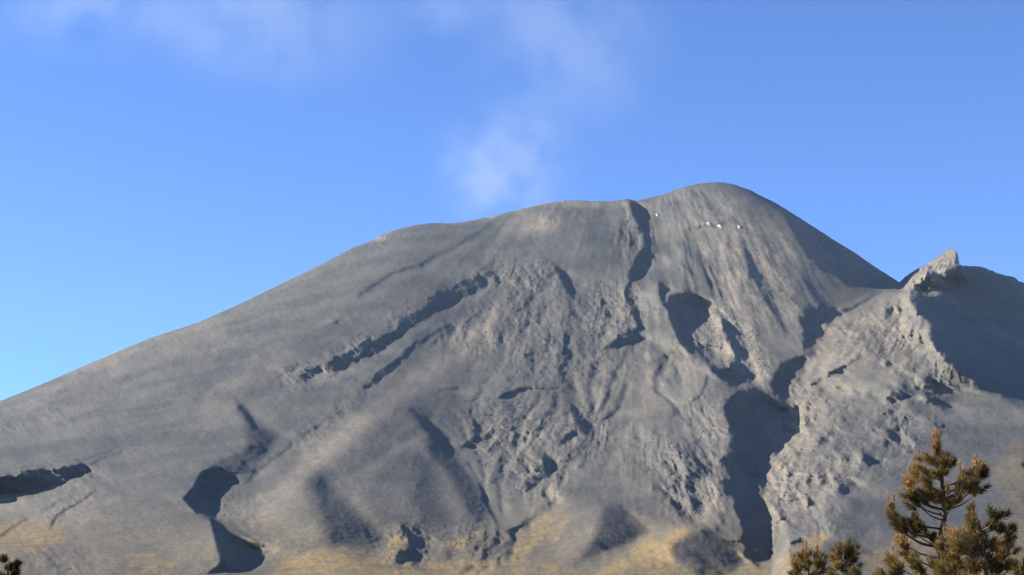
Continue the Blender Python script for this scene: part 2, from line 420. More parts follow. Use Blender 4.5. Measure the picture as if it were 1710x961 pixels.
swell(1372, 541, 8, 5, -1.0); swell(1347, 588, 5, 7, -0.9); swell(1316, 640, 5, 8, -1.0); swell(1258, 683, 9, 4, -1.3, -10); swell(1216, 797, 4, 12, -1.1, -30); swell(1300, 745, 10, 8, -0.9, -40)
fold([(1560, 610), (1640, 656), (1760, 710), (1760, 1010), (1300, 1010), (1400, 870), (1435, 760), (1480, 690), (1510, 650)], 0.5, soft=16)
crease([(1341, 690), (1335, 725), (1318, 728), (1296, 757), (1282, 776), (1284, 800), (1292, 818), (1282, 838), (1288, 868), (1290, 895)], 4, -0.7, 8)
crease([(1240, 520), (1248, 560), (1262, 600), (1268, 640)], 7, -0.4, 8); crease([(1205, 520), (1200, 535), (1196, 550)], 5, -0.7)
crease([(1352, 610), (1335, 650), (1340, 690)], 8, -0.3); crease([(1450, 520), (1420, 570), (1380, 620)], 12, -0.15); crease([(1512, 505), (1470, 545), (1430, 580)], 5, -0.2)
crease([(1300, 770), (1340, 730), (1400, 690)], 8, -0.2); crease([(1310, 800), (1360, 750), (1420, 700)], 5, 0.2); crease([(1296, 830), (1330, 790)], 6, 0.25)

crease([(1500, 505), (1460, 545), (1420, 585), (1390, 605)], 6, 0.3, 6); crease([(1442, 578), (1412, 612), (1386, 630), (1356, 642)], 3, 0.8, 6); crease([(1440, 570), (1408, 604), (1380, 622), (1352, 634)], 4, -0.5, 6)
fold([(1470, 520), (1520, 520), (1545, 560), (1555, 590), (1500, 600), (1450, 560)], 0.18, soft=8)
fold([(1490, 640), (1530, 615), (1570, 650), (1590, 700), (1520, 690)], 0.35, soft=6, jit=6)
for i in range(26):
    q = random.random(); x = random.gauss(1400 + 90 * q, 45); y = random.gauss(640 + 110 * (1 - q), 60)
    if x > np.interp(y, [p[1] for p in BND], [p[0] for p in BND]) + 12:
        r_ = random.uniform(4, 10); swell(x, y, r_, r_ * 0.7, 0.9, 30); swell(x - r_ * 1.6, y - 1, r_ * 0.8, r_ * 0.8, -0.6)
for i in range(22):
    x = random.gauss(1140, 40); y = 800 + (x - 1140) * 0.9 + random.gauss(0, 26); r_ = random.uniform(4, 9); swell(x, y, r_ * 1.2, r_ * 0.7, 0.8, 40); swell(x - r_ * 1.5, y, r_ * 0.7, r_ * 0.7, -0.4)
for i in range(26):
    x = random.gauss(880, 55); y = random.gauss(735, 45); r_ = random.uniform(3, 8); swell(x, y, r_, r_ * 0.6, 0.7, -30); swell(x - r_ * 1.5, y, r_ * 0.7, r_ * 0.6, -0.45)

# --- grain of the ground
APX, APV = 1060.0, 120.0
TH = np.arctan2(U - APX, V - APV); RD = np.hypot(U - APX, V - APV)
rough = 0.10 * np.ones_like(U)           # how rocky the ground is
for b in ((880, 470, 75, 35, 10, 0.9), (1010, 520, 70, 60, 0, 0.9), (860, 560, 110, 80, 0, 0.55), (960, 600, 110, 60, 0, 0.6), (1190, 560, 55, 60, 40, 0.9),
          (1250, 600, 40, 60, -20, 1.0), (1290, 480, 110, 70, 40, 0.4), (1330, 690, 70, 60, 0, 0.8), (1310, 800, 45, 100, 0, 0.8), (1400, 740, 120, 90, 0, 0.6),
          (1480, 720, 60, 60, 0, 0.7), (1560, 600, 80, 60, 30, 0.5), (1470, 560, 80, 60, -20, 0.5), (1540, 460, 60, 30, -30, 0.8), (860, 730, 110, 80, 20, 0.75),
          (900, 790, 60, 50, 0, 0.9), (1150, 800, 80, 70, 45, 0.9), (1200, 720, 60, 80, 0, 0.6), (780, 720, 50, 60, 0, 0.5), (560, 600, 100, 26, -30, 0.6),
          (720, 510, 120, 22, -30, 0.5), (500, 625, 40, 22, -25, 0.8), (760, 555, 60, 22, -25, 0.6), (790, 910, 70, 40, 0, 0.8), (400, 850, 36, 40, -45, 0.55),
          (540, 710, 120, 22, -38, 0.4), (80, 800, 110, 26, -12, 0.45), (120, 850, 70, 26, -30, 0.4), (60, 700, 70, 20, -25, 0.3), (1060, 400, 40, 60, 0, 0.6),
          (1060, 760, 70, 60, 0, 0.35), (1190, 350, 100, 40, 0, 0.35), (1360, 860, 60, 50, 0, 0.5), (680, 910, 60, 40, 0, 0.7), (100, 940, 90, 30, 0, 0.4),
          (980, 720, 60, 60, 0, 0.6), (640, 395, 40, 10, -30, 0.5), (960, 360, 100, 30, 0, 0.2)):
    rough = np.maximum(rough, b[5] * blob(*b[:5], p=4))
rough = blur(rough, 6) * (0.7 + 0.6 * vnoise(U / 40, V / 40))
ribs = np.zeros_like(U)
for b in ((900, 620, 190, 120, 0, 0.8), (1080, 560, 120, 160, 0, 0.8), (1000, 420, 130, 80, 0, 0.5), (1250, 480, 160, 150, 0, 0.9), (1050, 760, 130, 110, 0, 0.7), (900, 760, 110, 90, 0, 0.8),
          (1390, 720, 130, 190, 0, 0.7), (1450, 560, 110, 90, 0, 0.6), (720, 560, 150, 60, -30, 0.5), (420, 800, 90, 70, -30, 0.4), (820, 420, 120, 50, -20, 0.25), (1560, 640, 90, 90, 0, 0.4)):
    ribs = np.maximum(ribs, b[5] * blob(*b[:5], p=3))
def grain(ax, av, rib=1.0):
    """how the ground breaks up along the fall line away from a high point"""
    th = np.arctan2(U - ax, V - av); rd = np.hypot(U - ax, V - av)
    a_ = th * 55 + JU * 0.45; b_ = rd / 17 + JV * 0.4
    g = rough * (1.0 * fbm(a_, b_, 4, 0.7) + 0.95 * fbm(U / 4.2, V / 3.8, 3, 0.7) + 0.4 * fbm(a_ / 2.6 + 9, b_ / 2.2, 3, 0.6) + 0.5 * (ridged(a_ / 2.1, b_ / 3.4, 4, 0.6) - 0.45))
    for sc_, th_, c_ in ((1.7, 0.22, 4.0), (3.6, 0.25, 5.5), (1.0, 0.25, 2.4)):     # crags: lit on one side, shaded on the other
        H_ = blur(sstep(th_, th_ + 0.35, fbm(a_ / sc_ + 31, b_ / sc_ * 0.9 + 77, 3, 0.55)), 0.8)
        g = g - c_ * np.clip(rough, 0, 0.9) * (0.8 * np.gradient(H_, axis=1) - 0.3 * np.gradient(H_, axis=0)) / ST
    g = g + rib * ribs * (0.6 * fbm(th * 44 + JU * 0.35, rd / 55, 4, 0.65) + 0.9 * sstep(0.66, 0.95, ridged(th * 17 + JU * 0.35, rd / 75 + JV * 0.2, 3, 0.6)) - 0.16 - 0.35 * sstep(0.7, 0.95, ridged(th * 15 + 40 + JU * 0.35, rd / 70 + JV * 0.2, 3, 0.6)))
    return g


z2 = blur(right.astype(float), 6)
z1 = blur(((V > 640 + 0.25 * np.abs(U - 1060)) & (U > 740) & (U < 1240)).astype(float), 12) * (1 - z2)
T = T + grain(1060.0, 120.0) * (1 - z1 - z2) + 0.9 * grain(1065.0, 430.0, 0.45) * z1 + 0.95 * grain(1640.0, 330.0, 0.7) * z2
T = T + 0.17 * fbm(U / 5, V / 4.5, 3, 0.7) + 0.15 * fbm(TH * 14 + JU * 0.3, RD / 160, 4, 0.6) + 0.13 * fbm(TH * 46 + JU * 0.35, RD / 60, 4, 0.65) * (1 - z2)
# narrow rills fanning down the middle and the upper right face
th2 = np.arctan2(U - 1190, V - 215); rd2 = np.hypot(U - 1190, V - 215)
m2 = blur(blob(1290, 470, 125, 85, 42, 4), 8)
T = T + m2 * (0.95 * fbm(th2 * 27 + JU * 0.15, rd2 / 150, 4, 0.65) + 0.7 * sstep(0.55, 0.9, ridged(th2 * 14 + JU * 0.1, rd2 / 110, 2, 0.5)) - 0.2)
th3 = np.arctan2(U - 880, V - 330); rd3 = np.hypot(U - 880, V - 330)
m3 = blur(blob(860, 565, 130, 85, 0, 4), 8)
T = T + m3 * (0.4 * fbm(th3 * 24 + JU * 0.35, rd3 / 55, 3, 0.65) + 0.25 * fbm(th3 * 11 + JU * 0.2, rd3 / 80, 2))
T = np.clip(T, -1.5, 2.4)

# --- turn the folds into depth: least-squares surface whose slope towards the sun changes by T
L3 = np.array(LDIR)
TXG, TZG = bearing(U, V)


def facing(Yd):
    """cosine between the slope and the sun"""
    p = np.stack([TXG * Yd, Yd, TZG * Yd], -1)
    a_ = np.gradient(p, axis=1); b_ = np.gradient(p, axis=0)
    n = np.cross(b_, a_)
    n *= np.sign(-n[..., 1:2] + 1e-9) * 1.0
    return (n @ L3) / (np.linalg.norm(n, axis=-1) + 1e-9)


pv, pu = 160, 240
wv = np.hanning(2 * pv)[:pv]; wu = np.hanning(2 * pu)[:pu]
nv_, nu_ = U.shape
win = np.outer(np.concatenate([wv, np.ones(nv_), wv[::-1]]), np.concatenate([wu, np.ones(nu_), wu[::-1]]))
kv = np.fft.fftfreq(nv_ + 2 * pv, ST)[:, None] * 2 * np.pi; ku = np.fft.rfftfreq(nu_ + 2 * pu, ST)[None, :] * 2 * np.pi
om = 1j * (-LDIR.x * ku + LDIR.z * kv)
KX = (-LDIR.z * ku - LDIR.x * kv) ** 2     # unevenness from one sun ray to the next


def solve(src, mu, reach):
    fil = np.conj(om) / (np.abs(om) ** 2 + mu * KX + (1 / reach) ** 2)
    src = np.pad(src, ((pv, pv), (pu, pu)), mode='edge') * win
    return np.fft.irfft2(fil * np.fft.rfft2(src), src.shape)[pv:-pv, pu:-pu]


C0 = 0.6 * np.clip(blur(facing(BASE), 25), 0.1, 0.8) + 0.4 * 0.36
WANT = np.maximum(C0 * (1 - T), -0.12)
P = P + solve(np.where(T < 0, 1.7, 1.2) * T * B * MPP, 0.06, 220.0)
for it in range(2):
    err = facing(Y0 + P) - WANT
    err = np.where((WANT < 0) & (err < 0), 0, err)
    err = blur(np.clip(err / C0, -1.0, 1.0), 1.0)
    P = P + 0.7 * solve(err * B * MPP, 0.5, 60.0)
    print('relief', it, float(np.abs(err).mean()))
DK = np.zeros_like(U)

# --- what grows or lies on it
grass = np.zeros_like(U)
for g_, q in ((1.0, [(420, 1010), (470, 934), (520, 918), (570, 915), (640, 928), (700, 946), (770, 943), (815, 928), (828, 1010)]), (0.9, [(832, 1010), (850, 922), (880, 882), (935, 846), (912, 895), (878, 930), (864, 1010)]),
              (1.0, [(960, 1010), (1010, 945), (1060, 915), (1120, 889), (1168, 876), (1150, 893), (1122, 912), (1128, 935), (1150, 1010)]), (0.8, [(-60, 888), (10, 872), (70, 868), (135, 893), (70, 922), (0, 934), (-60, 930)]),
              (0.7, [(195, 1010), (212, 930), (250, 918), (290, 935), (310, 1010)]), (0.8, [(640, 932), (655, 888), (668, 900), (684, 942)]), (0.9, [(730, 918), (768, 893), (818, 882), (812, 896), (776, 918)]),
              (0.8, [(1205, 1010), (1250, 942), (1285, 945), (1300, 1010)]), (0.9, [(1338, 912), (1352, 894), (1378, 888), (1380, 900), (1356, 914)]), (0.45, [(1440, 930), (1500, 890), (1640, 880), (1780, 840), (1780, 1010), (1440, 1010)]),
              (0.5, [(1280, 1010), (1300, 930), (1350, 925), (1400, 1010)]), (0.55, [(905, 900), (930, 868), (960, 850), (945, 880), (915, 912)]), (0.4, [(1660, 790), (1690, 750), (1760, 720), (1760, 860), (1690, 850)])):
    grass = np.maximum(grass, g_ * blur(mask(q, 8).astype(float), 4.5))
grass = np.maximum(grass, 0.26 * sstep(800, 930, V) * (1 - blur(right.astype(float), 20)))
grass = np.maximum(grass, 0.75 * sstep(925, 957, V + 10 * JU) * sstep(420, 470, U) * (1 - sstep(1230, 1290, U)))
grass = np.clip(grass * (1.0 + 0.35 * fbm(U / 16, V / 10, 5, 0.65) + 0.45 * fbm(U / 4, V / 2.6, 2)), 0, 1)
pale = np.zeros_like(U)
for b in ((1245, 590, 30, 60, -25, 1.0), (1205, 540, 16, 30, -20, 0.7), (1330, 700, 50, 60, 20, 0.6), (1310, 820, 40, 90, 0, 0.55), (900, 375, 38, 20, -8, 0.9), (925, 823, 9, 18, -20, 1.0),
          (880, 790, 24, 12, 30, 0.7), (740, 590, 90, 30, -38, 0.55), (560, 745, 120, 24, -38, 0.6), (450, 850, 50, 30, -40, 0.5), (1430, 560, 130, 90, -30, 0.55), (1400, 450, 120, 50, 35, 0.35),
          (1545, 455, 50, 20, -30, 0.7), (860, 735, 50, 40, 40, 0.4), (1055, 690, 20, 8, 0, 0.8), (1380, 800, 60, 40, 0, 0.4), (800, 560, 90, 40, 0, 0.35), (1690, 770, 40, 40, 0, 0.4), (1290, 455, 130, 85, 40, 0.75), (1130, 560, 60, 120, 0, 0.2),
          (1180, 850, 12, 34, 10, 0.5), (1030, 640, 90, 40, 0, 0.25), (820, 365, 16, 8, 0, 0.5), (632, 398, 14, 6, 0, 0.6), (980, 340, 90, 8, 0, 0.5)):
    pale = np.maximum(pale, b[5] * blob(*b[:5], p=2.6))
pale = np.clip(pale * (0.8 + 0.45 * fbm(U / 18, V / 14, 4) + 0.5 * fbm(U / 5, V / 4.5, 3)) + 0.35 * rough * sstep(0.3, 0.8, fbm(U / 6 + 40, V / 5 + 11, 3)), 0, 1)


pale = np.clip(pale + 0.28 * sstep(0.1, 0.7, fbm(TH * 19 + JU * 0.3, RD / 170, 4, 0.6)) * (1 - grass), 0, 1)


def surf(u, v):
    """a point of the finished slope for a bearing measured in the photograph"""
    u = np.asarray(u, float); v = np.asarray(v, float)
    gx = (u - GU[0]) / ST; gy = (v - GV[0]) / ST
    inside = sstep(-60, -30, u) * (1 - sstep(1740, 1770, u)) 
    dk = bilin(DK, gx, gy)
    y = ybase(u, v + dk) + bilin(P, gx, gy)
    tx, tz = bearing(u, v)
    return tx * y, y, tz * y


# ------------------------------------------------------------------ helpers for objects
def link_mesh(name, verts, faces, mat, parent=None, smooth=True):
    me = bpy.data.meshes.new(name)
    verts = np.asarray(verts, np.float32); 
    me.vertices.add(len(verts)); me.vertices.foreach_set('co', verts.ravel())
    faces = np.asarray(faces, np.int32); k = faces.shape[1]
    me.loops.add(faces.size); me.loops.foreach_set('vertex_index', faces.ravel())
    me.polygons.add(len(faces))
    me.polygons.foreach_set('loop_start', np.arange(len(faces), dtype=np.int32) * k)
    me.polygons.foreach_set('loop_total', np.full(len(faces), k, np.int32))
    me.polygons.foreach_set('use_smooth', np.full(len(faces), smooth, bool))
    me.update(calc_edges=True); me.validate()
    if mat is not None:
        me.materials.append(mat)
    o = bpy.data.objects.new(name, me)
    C.objects.link(o)
    if parent is not None:
        o.parent = parent
    return o


def tag(o, label=None, cat=None, group=None, kind=None):
    if label: o['label'] = label
    if cat: o['category'] = cat
    if group: o['group'] = group
    if kind: o['kind'] = kind
    return o


def new_mat(name, rough=0.95):
    m = bpy.data.materials.new(name); m.use_nodes = True
    nt = m.node_tree; b = nt.nodes['Principled BSDF']
    b.inputs['Roughness'].default_value = rough
    b.inputs['Specular IOR Level'].default_value = 0.15
    return m, nt, b


def N(nt, t, **kw):
    n = nt.nodes.new(t)
    for k, v in kw.items():
        setattr(n, k, v)
    return n


def mixc(nt, fac, a, b):
    n = N(nt, 'ShaderNodeMix', data_type='RGBA')
    for s, x in ((0, fac), (6, a), (7, b)):
        if isinstance(x, (int, float)):
            n.inputs[s].default_value = x
        elif isinstance(x, tuple):
            n.inputs[s].default_value = x + (1,)
        else:
            nt.links.new(x, n.inputs[s])
    return n.outputs[2]


def noise(nt, scale, detail=4, vec=None, rough=0.55):
    n = N(nt, 'ShaderNodeTexNoise'); n.inputs['Scale'].default_value = scale; n.inputs['Detail'].default_value = detail
    n.inputs['Roughness'].default_value = rough
    if vec is not None:
        nt.links.new(vec, n.inputs['Vector'])
    return n.outputs['Fac']


def ramp(nt, fac, a, b):
    n = N(nt, 'ShaderNodeMapRange', interpolation_type='SMOOTHSTEP')
    n.inputs['From Min'].default_value = a; n.inputs['From Max'].default_value = b
    nt.links.new(fac, n.inputs['Value'])
    return n.outputs['Result']


# slope material: ash, rubble, pale rock and dry tussock grass
ASH = (0.089, 0.087, 0.077); ASH2 = (0.058, 0.060, 0.057); RUB = (0.090, 0.085, 0.075); PALE = (0.19, 0.160, 0.122); GRS = (0.195, 0.138, 0.062); GRS2 = (0.115, 0.093, 0.048)


def slope_material():
    m, nt, b = new_mat('ash_slope')
    geo = N(nt, 'ShaderNodeNewGeometry'); pos = geo.outputs['Position']
    ag = N(nt, 'ShaderNodeAttribute', attribute_name='grass'); ap = N(nt, 'ShaderNodeAttribute', attribute_name='pale'); ar = N(nt, 'ShaderNodeAttribute', attribute_name='rocky')
    big = noise(nt, 0.0035, 5, pos); mid = noise(nt, 0.018, 5, pos); fine = noise(nt, 0.10, 6, pos, 0.7)
    c = mixc(nt, ramp(nt, big, 0.38, 0.62), ASH2, ASH)
    c = mixc(nt, ar.outputs['Fac'], c, RUB)
    c = mixc(nt, ap.outputs['Fac'], c, PALE)
    g = mixc(nt, ramp(nt, mid, 0.25, 0.6), GRS2, GRS)
    c = mixc(nt, ag.outputs['Fac'], c, g)
    v = N(nt, 'ShaderNodeMapRange'); v.inputs['To Min'].default_value = 0.70; v.inputs['To Max'].default_value = 1.30
    v.inputs['From Min'].default_value = 0.3; v.inputs['From Max'].default_value = 0.7
    nt.links.new(fine, v.inputs['Value'])
    mul = N(nt, 'ShaderNodeMix', data_type='RGBA', blend_type='MULTIPLY'); mul.inputs[0].default_value = 1
    nt.links.new(c, mul.inputs[6]); nt.links.new(v.outputs['Result'], mul.inputs[7])
    nt.links.new(mul.outputs[2], b.inputs['Base Color'])
    bp = N(nt, 'ShaderNodeBump'); bp.inputs['Strength'].default_value = 0.2; bp.inputs['Distance'].default_value = 6
    nt.links.new(noise(nt, 0.06, 5, pos), bp.inputs['Height']); nt.links.new(bp.outputs['Normal'], b.inputs['Normal'])
    return m


M_SLOPE = slope_material()

# ------------------------------------------------------------------ terrain meshes
UC = np.concatenate([np.arange(-640, -40, 12.0), np.arange(-40, 1751, 1.5), np.arange(1756, 2380, 12.0)])
NR = 560
fr = np.linspace(0, 1, NR) ** 0.97
UG = np.repeat(UC[None, :], NR, 0)
SKU = skyline(UC)
SKU = np.where((UC > -30) & (UC < 1740), SKU + fbm(UC / 8, UC * 0 + 3, 4, 0.65) * (0.45 + 1.3 * np.exp(-((UC - 640) / 40) ** 2) + 1.0 * np.exp(-((UC - 1020) / 120) ** 2) + 0.8 * np.exp(-((UC - 825) / 20) ** 2) + 1.6 * sstep(1505, 1530, UC)), SKU)
VG = SKU[None, :] + fr[:, None] * (1012 - SKU)[None, :]
X, Yy, Z = surf(UG, VG)
# the far side, falling away behind the skyline
nb = 14
bx, by, bz = [], [], []
for j in range(nb, 0, -1):
    g = (j / nb) ** 1.6
    by.append(Yy[0] + 4000 * g); bx.append(X[0] * (1 + 0.15 * g) + (X[0] - XC) * 0.5 * g); bz.append(Z[0] - 40 * (j / nb) - (Z[0] + 60) * sstep(0, 1, g))
X = np.vstack([np.array(bx), X]); Yy = np.vstack([np.array(by), Yy]); Z = np.vstack([np.array(bz), Z])
UGF = np.vstack([np.repeat(UC[None, :], nb, 0), UG]); VGF = np.vstack([np.repeat(SKU[None, :], nb, 0), VG])
nr, nc = X.shape
ids = np.arange(nr * nc).reshape(nr, nc)
quads = np.stack([ids[:-1, :-1], ids[1:, :-1], ids[1:, 1:], ids[:-1, 1:]], -1)
gx = (UGF - GU[0]) / ST; gy = (VGF - GV[0]) / ST
A_g = bilin(grass, gx, gy); A_p = bilin(pale, gx, gy); A_r = np.clip(bilin(rough, gx, gy) * 0.9, 0, 1)
FU = (UGF[:-1, :-1] + UGF[1:, 1:]) / 2; FV = (VGF[:-1, :-1] + VGF[1:, 1:]) / 2
sidef = FU > np.interp(FV, [p[1] for p in BND], [p[0] for p in BND])
verts = np.stack([X, Yy, Z], -1).reshape(-1, 3)


def piece(name, sel, label, cat):
    q = quads[sel]
    used = np.unique(q)
    mp = np.zeros(nr * nc, np.int64); mp[used] = np.arange(len(used))
    o = link_mesh(name, verts[used], mp[q], M_SLOPE)
    for nm, A in (('grass', A_g), ('pale', A_p), ('rocky', A_r)):
        at_ = o.data.attributes.new(nm, 'FLOAT', 'POINT')
        at_.data.foreach_set('value', A.reshape(-1)[used].astype(np.float32))
    return tag(o, label, cat, kind='structure')


piece('mountain', ~sidef, 'broad grey ash-covered volcano cone with gullies and a rounded summit', 'volcano')
piece('rocky_peak', sidef, 'jagged rocky side peak with a stone spike, right of the volcano', 'peak')


# ------------------------------------------------------------------ loose rubble on the rocky ground
rr = np.random.RandomState(21)
t_ = (1 + 5 ** 0.5) / 2
ICO = np.array([(-1, t_, 0), (1, t_, 0), (-1, -t_, 0), (1, -t_, 0), (0, -1, t_), (0, 1, t_), (0, -1, -t_), (0, 1, -t_), (t_, 0, -1), (t_, 0, 1), (-t_, 0, -1), (-t_, 0, 1)]) / 1.9
ICF = np.array([(0, 11, 5), (0, 5, 1), (0, 1, 7), (0, 7, 10), (0, 10, 11), (1, 5, 9), (5, 11, 4), (11, 10, 2), (10, 7, 6), (7, 1, 8), (3, 9, 4), (3, 4, 2), (3, 2, 6), (3, 6, 8), (3, 8, 9), (4, 9, 5), (2, 4, 11), (6, 2, 10), (8, 6, 7), (9, 8, 1)])
cu = rr.uniform(-20, 1730, 90000); cv = rr.uniform(330, 961, 90000)
rg_ = bilin(rough, (cu - GU[0]) / ST, (cv - GV[0]) / ST)
keep = (cv > skyline(cu) + 8) & (rg_ > 0.3) & (rr.rand(90000) < np.clip(bilin(rough, (cu - GU[0]) / ST, (cv - GV[0]) / ST), 0, 1) ** 1.3 * (0.15 + 1.2 * sstep(0.45, 0.7, vnoise(cu / 22, cv / 17))))
cu = cu[keep]; cv = cv[keep]; nk = len(cu)
px_, py_, pz_ = surf(cu, cv)
size = 1.3 + 3.4 * rr.rand(nk) ** 5
size *= py_ / 6000
pts = ICO[None] * rr.uniform(0.6, 1.25, (nk, 12, 1)) * size[:, None, None]
an = rr.uniform(0, 6.28, nk); ca, sa = np.cos(an)[:, None], np.sin(an)[:, None]
pts = np.stack([pts[..., 0] * ca - pts[..., 1] * sa, pts[..., 0] * sa + pts[..., 1] * ca, pts[..., 2] * 0.8], -1)
pts += np.stack([px_, py_, pz_], -1)[:, None, :] + np.array([0, -0.3, 0.5]) * (size * 0.4)[:, None, None]
fc = (ICF[None] + (np.arange(nk) * 12)[:, None, None]).reshape(-1, 3)
m, nt, b = new_mat('rubble_stone', 0.95)
c = mixc(nt, noise(nt, 0.05, 3, N(nt, 'ShaderNodeNewGeometry').outputs['Position']), (0.095, 0.09, 0.085), (0.20, 0.18, 0.155))
nt.links.new(c, b.inputs['Base Color'])
tag(link_mesh('rubble', pts.reshape(-1, 3), fc, m, smooth=False), 'grey broken stones strewn over the rocky parts of the slopes', 'rubble', kind='stuff')
print('rubble', nk)

# ground: one wide sheet a little below eye level
m, nt, b = new_mat('dry_grass_ground')
geo = N(nt, 'ShaderNodeNewGeometry')
c = mixc(nt, ramp(nt, noise(nt, 0.15, 6, geo.outputs['Position']), 0.35, 0.65), (0.19, 0.145, 0.065), (0.27, 0.21, 0.10))
c = mixc(nt, ramp(nt, noise(nt, 0.01, 4, geo.outputs['Position']), 0.45, 0.7), c, (0.14, 0.13, 0.12))
nt.links.new(c, b.inputs['Base Color'])
n_ = 60
gxs = np.sign(np.linspace(-1, 1, n_)) * np.abs(np.linspace(-1, 1, n_)) ** 3 * 20000
GX, GY = np.meshgrid(gxs, gxs)
GZ = -1.75 + 0.12 * fbm(GX / 9, GY / 9, 2) * np.exp(-np.hypot(GX, GY) / 400)
i2 = np.arange(n_ * n_).reshape(n_, n_)
tag(link_mesh('ground', np.stack([GX, GY, GZ], -1).reshape(-1, 3), np.stack([i2[:-1, :-1], i2[:-1, 1:], i2[1:, 1:], i2[1:, :-1]], -1).reshape(-1, 4), m), 'dry grass plain in front of the volcano', 'ground', kind='structure')
GROUND = -1.78


# ------------------------------------------------------------------ young pines close to the camera
def pine_materials():
    m, nt, b = new_mat('pine_needles', 0.6)
    at_ = N(nt, 'ShaderNodeAttribute', attribute_name='tone')
    r = N(nt, 'ShaderNodeValToRGB'); nt.links.new(at_.outputs['Fac'], r.inputs['Fac'])
    e = r.color_ramp.elements
    e[0].position = 0.0; e[0].color = (0.026, 0.023, 0.008, 1)
    e[1].position = 1.0; e[1].color = (0.42, 0.22, 0.095, 1)
    for p, c in ((0.3, (0.066, 0.054, 0.016, 1)), (0.55, (0.150, 0.112, 0.034, 1)), (0.75, (0.26, 0.175, 0.06, 1)), (0.88, (0.32, 0.20, 0.075, 1))):
        x = e.new(p); x.color = c
    nt.links.new(r.outputs['Color'], b.inputs['Base Color'])
    tr = N(nt, 'ShaderNodeBsdfTranslucent'); nt.links.new(r.outputs['Color'], tr.inputs['Color'])
    mx = N(nt, 'ShaderNodeMixShader'); mx.inputs[0].default_value = 0.25
    nt.links.new(b.outputs[0], mx.inputs[1]); nt.links.new(tr.outputs[0], mx.inputs[2])
    nt.links.new(mx.outputs[0], nt.nodes['Material Output'].inputs['Surface'])
    m2, nt, b = new_mat('pine_bark', 0.9)
    geo = N(nt, 'ShaderNodeNewGeometry')
    c = mixc(nt, ramp(nt, noise(nt, 30, 5, geo.outputs['Position']), 0.4, 0.6), (0.050, 0.036, 0.026), (0.13, 0.10, 0.075))
    nt.links.new(c, b.inputs['Base Color'])
    return m, m2


M_NEED, M_BARK = pine_materials()


def tube(pts, r0, r1, n=7):
    """a tapering limb through points"""
    pts = [Vector(p) for p in pts]
    V_, F_ = [], []
    for i, p in enumerate(pts):
        d = (pts[min(i + 1, len(pts) - 1)] - pts[max(i - 1, 0)]).normalized()
        a = d.orthogonal().normalized(); b = d.cross(a)
        r = r0 + (r1 - r0) * i / (len(pts) - 1)
        for k in range(n):
            t = 2 * math.pi * k / n
            V_.append(p + (a * math.cos(t) + b * math.sin(t)) * r * (1 + 0.08 * math.sin(3 * t + i)))
    for i in range(len(pts) - 1):
        for k in range(n):
            F_.append((i * n + k, i * n + (k + 1) % n, (i + 1) * n + (k + 1) % n, (i + 1) * n + k))
    return [tuple(v) for v in V_], F_


def smooth_path(pts, steps=5):
    out = []
    P_ = [pts[0]] + list(pts) + [pts[-1]]
    for i in range(1, len(P_) - 2):
        for k in range(steps):
            t = k / steps; a, b, c, d = P_[i - 1], P_[i], P_[i + 1], P_[i + 2]
            out.append(0.5 * ((2 * b) + (c - a) * t + (2 * a - 5 * b + 4 * c - d) * t * t + (3 * b - a - 3 * c + d) * t ** 3))
    out.append(pts[-1])
    return out


prng = np.random.RandomState(5)


def brush(p, a, L, n, ln, tone, spread=1.0):
    """needles standing round one shoot; returns triangles and their tone"""
    a = np.array(a, float); a /= np.linalg.norm(a)
    t = prng.rand(n) ** 0.75
    q = prng.normal(size=(n, 3)); q -= (q @ a)[:, None] * a; q /= np.linalg.norm(q, axis=1)[:, None]
    phi = np.radians((62 - 38 * t + prng.normal(size=n) * 9) * spread)
    d = a * np.cos(phi)[:, None] + q * np.sin(phi)[:, None]
    b = np.array(p) + a * (t * L)[:, None] + q * 0.004
    l = ln * (0.7 + 0.5 * prng.rand(n))
    w = np.cross(d, prng.normal(size=(n, 3))); w /= np.linalg.norm(w, axis=1)[:, None]
    w *= 0.0052
    tip = b + d * l[:, None]; tip[:, 2] -= 0.02 * l
    tri = np.stack([b - w, b + w, tip], 1)
    tn = np.clip(tone + 0.12 * prng.normal(size=n) + 0.16 * (t - 0.5), 0, 1)
    return tri, tn


